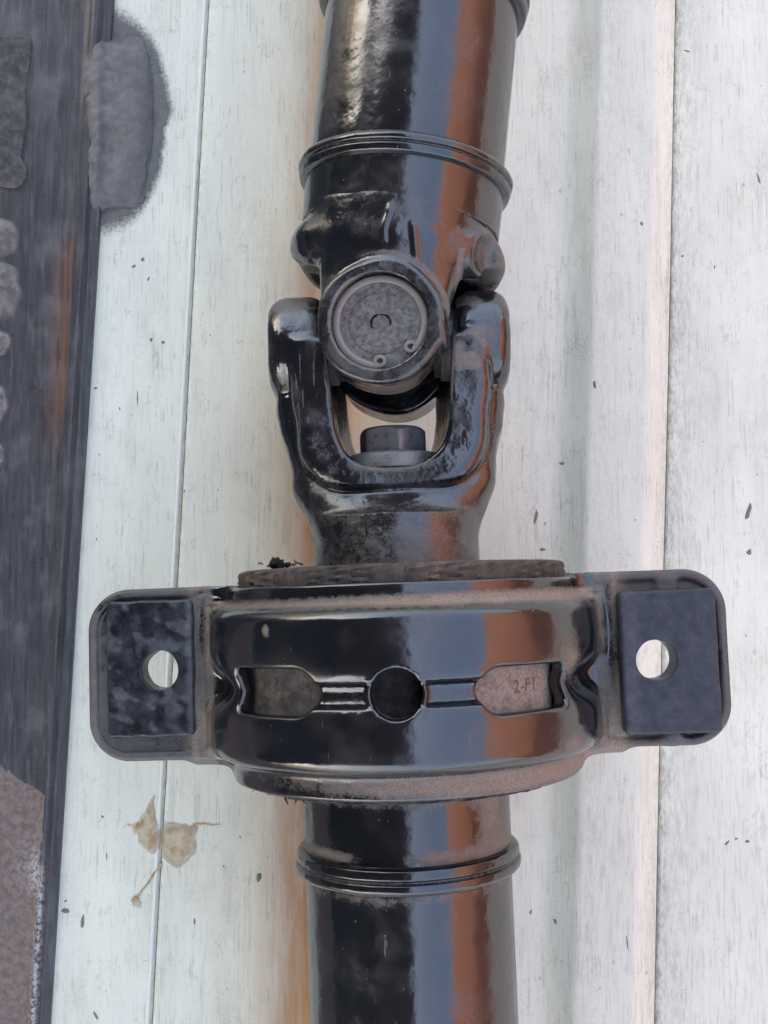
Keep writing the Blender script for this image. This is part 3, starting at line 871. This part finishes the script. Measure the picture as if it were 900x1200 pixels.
# ---------------------------------------------------------------- centre bearing: pressed bracket, rubber, inner ring
def bracket_f(u, v, w):
    rho = np.sqrt(u * u + w * w)
    phi = np.arctan2(u, w)
    av = np.abs(v)
    au_ = np.abs(phi) * 180 / math.pi
    dent = 5.5 * np.exp(-((v - 1) / 15.0) ** 2) + 3.5 * ((av - 40) / 42.0) ** 2 * (av < 90)
    dent = dent + 16 * np.exp(-((v - 2) / 19.0) ** 2) * sstep(51, 70, au_)
    dent = dent + 6.5 * (1 - sstep(8, 14, np.abs(v - 1))) * (1 - sstep(92, 108, np.abs(u)))
    rp = rho + dent
    A = box2(rp, v + 3, 222.5, 82, 15) * .9
    B = box2(rho, v + 1, 197, 107, 4)
    band = smin(A, B, 11)
    hollow = smin(box2(rp, v + 3, 206, 70, 6) * .9, box2(rho, v, 186, 130, 2), 4)
    # ears
    hv = 96 + 7.5 * sstep(262, 248, np.abs(u))
    ear = smax(box2(u, v + 12.5, 365, 98, 46), np.abs(w - 8) - 9, 5)
    inner = smax(box2(u, v + 11.5, 254, 104, 14), np.abs(w - 6) - 11, 6)
    ear = smin(ear, inner, 7)
    # flanged lower edge turned away from the viewer
    rim = smax(np.abs(box2(u, v + 12.5, 360, 93, 42)) - 5, np.abs(w + 2) - 24, 4)
    ridge = smax(np.abs(np.abs(u) - 242) - 5, np.maximum(np.abs(v + 12) - 84, np.abs(w - 4) - 17), 5)
    ear = smin(ear, ridge, 6)
    ear = smin(ear, rim, 4)
    d = smin(band, smax(ear, 178 - rho, 3), 20)
    d = smax(d, -hollow, 2)
    for (nu, nv) in ((300, -93), (298, 71)):
        d = smin(d, smax(np.sqrt((u - nu) ** 2 + (v - nv) ** 2) - 13, np.abs(w - 10) - 13, 8), 6)
    # two slots and the round hole
    a0, a1 = 22.5, 50.5
    mid = (a0 + a1) / 2; hl = (a1 - a0) / 2
    for sg in (-1, 1):
        arc = (sg * phi * 180 / math.pi - mid) * 3.82       # along the band, in units
        slot = box2(arc, v - (2 * sg), hl * 3.82, 22.5, 9)
        rnd = smax(slot, -(arc + hl * 3.82 - 22.5), 1)
        rnd2 = np.sqrt((arc + hl * 3.82 - 20) ** 2 + (v - 2 * sg) ** 2) - 22.5
        cut = np.maximum(np.minimum(rnd, rnd2), np.maximum(-w, 190 - rho))
        d = smax(d, -cut, 6)
    hole = np.maximum(np.sqrt(u * u + v * v) - 25, -w)
    d = smin(d, np.maximum(np.abs(np.sqrt(u * u + v * v) - 26.5) - 2.5, np.abs(rho - 213) - 4.0), 6)
    d = smax(d, -hole, 3)
    # bolt holes
    for (hx, hy) in ((-279, -18), (281, -12)):
        d = smax(d, -(np.sqrt((u - hx) ** 2 + (v - hy) ** 2) - 22.5), 1.5)
    return d - .45 * wob(u, v, w, 24, 3) * (rho > 150)
def bracket_dust(u, v, w, N):
    rho = np.hypot(u, w)
    top = 1.4 * np.exp(-((v + 89) / 7.0) ** 2) * (.60 + .4 * sstep(-150, 140, u)) * (rho < 219)
    low = 1.2 * np.exp(-((v - 94) / 11.0) ** 2) * sstep(-190, 130, u) + .30 * np.exp(-((v - 90) / 9.0) ** 2)
    ears = (.60 + .22 * wob(u, v, w, 16, 51)) * sstep(224, 232, rho) * (np.abs(w) < 40)
    ears = ears + .30 * (np.exp(-((np.abs(u) - 357) / 4.0) ** 2) + np.exp(-((np.abs(u) - 242) / 4.0) ** 2)) * (rho > 226)
    side = .75 * np.exp(-((np.abs(u) - 224) / 9.0) ** 2) * (w < 60)
    gr = .30 * np.exp(-((v - 1) / 7.0) ** 2) * (np.abs(u) < 100) * (np.abs(u) > 30) * (w > 150)
    patch = .75 * np.exp(-((u - 176) / 16.0) ** 2) * ((np.exp(-((v + 25) / 30.0) ** 2)) + np.exp(-((v - 62) / 14.0) ** 2)) * (w > 0)
    spot = .95 * (np.exp(-(((u + 131) / 5.0) ** 2 + ((v + 63) / 7.0) ** 2))) * (w > 0)
    return np.clip(np.maximum.reduce([top, low, ears, side, gr, patch, spot]), 0, 1.3)
bracket = sdf_obj('bearing_bracket', bracket_f, (-374, -112, -226), (374, 112, 226), 3.0, BF, M['paint_bracket'], shaft, bracket_dust,
                  {'grey': lambda u, v, w: .85 * sstep(238, 262, np.abs(u))})

# mounting pads moulded on the ears
def pad(cu, cv, hu, hv, top, hx, hy, rr, nubs, lump, mat):
    def f(u, v, w):
        d = smax(box2(u - cu, v - cv, hu, hv, 7), np.maximum(w - top, 4 - w), 5)
        for (nu, nv, nr) in nubs:
            d = smin(d, smax(np.sqrt((u - nu) ** 2 + (v - nv) ** 2) - nr, np.maximum(w - top * .62, 4 - w), 4), 4)
        d = smax(d, -(np.sqrt((u - hx) ** 2 + (v - hy) ** 2) - rr), 2)
        return d - lump * (wob(u, v, 0 * w, 9, 5) + .6 * wob(u, v, 0 * w, 4.5, 8)) - .3
    return f
pd = lambda u, v, w, N: .34 * sstep(.2, 1.0, wob(u, v, 0 * w, 5.5, 31) + .6 * wob(u, v, 0 * w, 2.6, 32)) * (u < 0) * (N[:, 2] > .6) + .45 * np.exp(-((u + 243) / 5.0) ** 2) + .25 * np.exp(-((u - 252) / 8.0) ** 2)
o = sdf_obj('mounting_pad', pad(-291, -20, 50, 78, 30, -279, -18, 22, [], .7, None), (-348, -104, 0), (-232, 64, 36), 1.8, BF, M['pad_worn'], bracket, pd)
o['label'] = 'left mounting pad, worn and blotchy'
o = sdf_obj('mounting_pad', pad(296, -10, 53, 79, 42, 281, -12, 22.5, [], .5, None), (234, -116, 0), (358, 94, 50), 1.8, BF, M['pad'], bracket, pd)
o['label'] = 'right mounting pad, thicker and smooth'

# rubber ring and inner ring
def rubdisp(p, t, r):
    return np.where((r > 150), 1.6 * np.sin(t * 23 + p) * np.sin(t * 5) + 1.1 * np.sin(t * 57 + np.sin(t * 9)) + .8 * np.sin(t * 91 + p), 0)
rub = lathe('rubber_ring', BF, [(-60, 100), (-72, 108), (-72, 150), (-104, 160), (-126, 166), (-127, 180), (-124, 187), (-60, 187), (100, 185.5), (112, 178), (112, 150), (70, 140), (70, 100)], M['rubber'], shaft, seg=240, radii=3, disp=rubdisp,
            dust=lambda u, v, w: .62 * (np.hypot(u, w) > 172) * (v < -95) * (.72 + .28 * np.sin(u / 31)))
def insert_f(u, v, w):
    rho = np.sqrt(u * u + w * w)
    d = smax(box2(rho, v + 3, 196.5, 67, 3), 188 - rho, 2)
    return smax(d, -np.maximum(np.sqrt(u * u + v * v) - 26, -w), 2)
insert = sdf_obj('inner_ring', insert_f, (-204, -74, -10), (204, 70, 204), 3.2, BF, M['insert'], rub,
                 lambda u, v, w, N: np.where(u > 0, 1.0, .06) * (np.hypot(u, v) > 40))
lathe('bearing_sleeve', LFm, [(262, 60), (262, 103), (272, 104.5), (330, 104.5)], M['nut'], rub, seg=96, radii=2, dust=lambda u, v, w: .5 + 0 * u)

# marking written on the inner ring, seen in the right-hand slot
def write_on_ring(txt, phi0, v0, size, rho):
    cu = bpy.data.curves.new('marking', 'FONT'); cu.body = txt; cu.size = size; cu.resolution_u = 3
    tmp = bpy.data.objects.new('tmp_text', cu); C.objects.link(tmp)
    dg = bpy.context.evaluated_depsgraph_get()
    me = bpy.data.meshes.new_from_object(tmp.evaluated_get(dg))
    bpy.data.objects.remove(tmp)
    V = np.array([v.co[:] for v in me.vertices]); F = [tuple(p.vertices) for p in me.polygons]
    a = phi0 + V[:, 0] / rho
    A = np.stack([(rho + .35) * np.sin(a), v0 - V[:, 1] - .04 * V[:, 0], (rho + .35) * np.cos(a)], 1)
    W = BF.P(A)
    if np.cross(W[F[0][1]] - W[F[0][0]], W[F[0][2]] - W[F[0][0]])[2] < 0:
        F = [f[::-1] for f in F]
    mesh_obj('marking', W, F, M['ink'], insert, smooth=False)
write_on_ring('2-F1', R(35.5), 8, 19, 196.5)

# shreds of rubber and grit round the bearing
def crumb(name, pos, r, mat, parent, seed, flat=.7, label=None):
    g = np.random.default_rng(seed)
    V = []; F = []; n, m = 9, 6
    for i in range(m + 1):
        for j in range(n):
            a = math.pi * i / m; b = 2 * math.pi * j / n
            k = r * (1 + .28 * g.normal())
            V.append((pos[0] + k * math.sin(a) * math.cos(b), pos[1] + k * math.sin(a) * math.sin(b) * .8, pos[2] + flat * k * math.cos(a)))
    for i in range(m):
        for j in range(n):
            F.append((i * n + j, (i + 1) * n + j, (i + 1) * n + (j + 1) % n, i * n + (j + 1) % n))
    return mesh_obj(name, V, F, mat, parent)
def shreds(name, items, parent):
    V = []; F = []
    for (px, py, z, ln, an, wd) in items:
        x, y = unproj(px, py, z); b = len(V); n = 5
        for k in range(n):
            t = k / (n - 1)
            cx = x + ln * t * math.cos(an) + 1.5 * math.sin(t * 5 + px); cy = y + ln * t * math.sin(an); r = wd * (1 - .75 * t)
            for q in range(5):
                al = 2 * math.pi * q / 5
                V.append((cx + r * math.cos(al) * -math.sin(an), cy + r * math.cos(al) * math.cos(an), z + r * math.sin(al)))
        for k in range(n - 1):
            for q in range(5):
                F.append((b + k * 5 + q, b + k * 5 + (q + 1) % 5, b + (k + 1) * 5 + (q + 1) % 5, b + (k + 1) * 5 + q))
    return tag(mesh_obj(name, V, F, M['shred'], parent), kind='stuff')
it = [(302 + random.uniform(-4, 4), 922 + random.uniform(-3, 3), 10, 8, -2.0, 1.6), (336, 932, 60, 10, -1.6, 2.2), (345, 936, 60, 6, -1.4, 1.4), (318, 926, 30, 6, -1.9, 1.4), (356, 938, 80, 5, -1.2, 1.2)]
for k in range(16):
    it.append((636 + random.uniform(-8, 18), 664 + random.uniform(-6, 10), 45 + random.uniform(-20, 30), random.uniform(6, 13), random.choice([-1.1, -.9, -1.3, .6]) + random.uniform(-.2, .2), random.uniform(1.0, 2.2)))
for k in range(14):
    px = random.uniform(300, 372); it.append((px, 661 + random.uniform(-1, 3), 20, random.uniform(2, 5), random.uniform(.6, 2.4), random.uniform(1, 2)))
shreds('rubber_shreds', it, rub)
x, y = unproj(325, 660, 30); crumb('rubber_crumb', (x, y, 30), 8.5, M['shred'], rub, 2)
x, y = unproj(337, 662, 40); crumb('rubber_crumb', (x, y, 40), 4.5, M['shred'], rub, 5)

# ---------------------------------------------------------------- marks lying on the white floor
st = empty('glue_stain', (*[c * S for c in unproj(195, 975, ZF)], (ZF + H0) * S))
tag(st, 'tan leaf-shaped smear of dried glue with thin tail across the floor seam', 'glue stain')
blob('glue_blot', [(178, 936), (182, 958), (188, 975), (186, 998), (180, 1004), (168, 994), (160, 980), (154, 968), (163, 962), (170, 950)], ZF + .8, 1.6, M['stain'], st, rough=.06, seed=4, edge=.6)
blob('glue_blot', [(194, 962), (206, 962), (222, 966), (233, 963), (229, 980), (230, 998), (222, 1010), (206, 1018), (194, 1014), (191, 996)], ZF + .8, 1.6, M['stain'], st, rough=.06, seed=6, edge=.6)
blob('glue_blot', [(153, 1056), (159, 1049), (164, 1056), (165, 1064), (157, 1062)], ZF + .8, 1.4, M['stain'], st, rough=.10, seed=8, edge=.6)
def smear(name, pts, wd, z, mat, parent):
    V = []; F = []
    P = np.array([unproj(a, b, z) for a, b in pts]); n = len(P)
    tg = np.gradient(P, axis=0); tg /= np.linalg.norm(tg, axis=1, keepdims=True); nr = np.stack([-tg[:, 1], tg[:, 0]], 1)
    for i in range(n):
        w_ = wd[i]
        for s, h in ((-1, -.5), (-.5, .8), (.5, .8), (1, -.5)):
            V.append((P[i, 0] + nr[i, 0] * w_ * s, P[i, 1] + nr[i, 1] * w_ * s, z + h))
    for i in range(n - 1):
        for q in range(3):
            F.append((i * 4 + q, i * 4 + q + 1, (i + 1) * 4 + q + 1, (i + 1) * 4 + q))
    return mesh_obj(name, V, F, mat, parent)
smear('glue_tail', [(189, 1012), (182, 1022), (174, 1034), (166, 1044), (160, 1052)], [3, 1.8, 1.5, 1.5, 2], ZF + .8, M['stain'], st)
smear('glue_tail', [(226, 967), (238, 965), (250, 967), (258, 966)], [3.5, 2, 1.4, .8], ZF + .8, M['stain'], st)
smear('glue_tail', [(177, 945), (178, 938), (181, 932)], [4, 2.5, .8], ZF + .8, M['stain'], st)
smear('glue_tail', [(162, 966), (155, 968), (149, 966)], [4, 2.2, .8], ZF + .8, M['stain'], st)

def fleck_geo(items):
    V = []; F = []
    for (px, py, a, b, an, z) in items:
        x, y = unproj(px, py, z); n = 10; b0 = len(V)
        V.append((x, y, z + 1.2))
        for ring, hh in ((.6, 1.0), (1.0, -.3)):
            for q in range(n):
                al = 2 * math.pi * q / n; k = ring * (1 + random.uniform(-.3, .3))
                ex, ey = a * k * math.cos(al), b * k * math.sin(al)
                V.append((x + ex * math.cos(an) - ey * math.sin(an), y + ex * math.sin(an) + ey * math.cos(an), z + hh))
        for q in range(n):
            F.append((b0, b0 + 1 + q, b0 + 1 + (q + 1) % n))
            F.append((b0 + 1 + q, b0 + 1 + n + q, b0 + 1 + n + (q + 1) % n, b0 + 1 + (q + 1) % n))
    return V, F
fl = [(889, 210, 2, 11, .25, ZR), (628, 606, 2.6, 12, -.2, ZV), (636, 644, 5, 2.5, 0, ZV), (878, 647, 4, 3.5, .3, ZR), (752, 262, 2, 3, 0, ZF), (697, 450, 1.8, 6, .1, ZF),
      (659, 543, 4, 2, 0, ZV + 4), (157, 312, 3, 2, .4, ZF), (167, 304, 2.5, 3, .3, ZF), (177, 398, 2.5, 2.5, 0, ZF), (191, 401, 3, 2, .2, ZF), (112, 455, 3, 1.6, 0, ZF), (161, 468, .9, 12, .05, ZF),
      (651, 1080, 2.2, 4.5, .3, ZV + 6), (622, 1069, 1.5, 4, -.3, ZV), (852, 988, 1.5, 5, -.7, ZR), (863, 983, 2, 1.6, 0, ZR), (876, 986, 3.2, 2, 0, ZR), (735, 1105, 1.0, 12, .1, ZF), (112, 1190, 1.8, 6, .5, ZF),
      (97, 1080, 2.4, 11, -.05, ZF), (77, 1056, 2.5, 1.5, .5, ZF), (120, 957, 2.2, 2, 0, ZF), (125, 1004, .9, 6, .1, ZF), (303, 1028, 3, 7, -.3, ZF), (228, 1080, 2, 7, 0, ZF), (262, 1015, 2, 1.5, 0, ZF), (805, 60, 6, 1.5, -.3, ZR), (800, 300, 2, 2, 0, ZR)]
for k in range(36):
    px, py = random.choice([random.uniform(110, 330), random.uniform(620, 895)]), random.uniform(5, 1195)
    z = ZF if px < 330 or 695 < px < 745 else (ZR if px > 790 else None)
    if z is None or px < 140 - .065 * py + 8: continue
    q = random.uniform(.5, 1.3); fl.append((px, py, q, q * random.uniform(.8, 3), random.uniform(-.4, .4), z))
V, F = fleck_geo(fl)
tag(mesh_obj('dirt_flecks', V, F, M['fleck'], None), label='scattered dark dirt flecks on the white floor', cat='dirt', kind='stuff')
for nm, it, lab in (('bark_chip', [(877, 600, 3.6, 12, -.28, ZR)], 'small slanting grey-brown bark chip at the right edge, level with the lower yoke'),
                    ('mud_crumb', [(77, 1067, 5.5, 3.6, .1, ZF)], 'dark mud crumb on the white floor close to the bare patch of the plate')):
    V, F = fleck_geo(it)
    tag(mesh_obj(nm, V, F, M['chip'], None), lab, nm.split('_')[1])
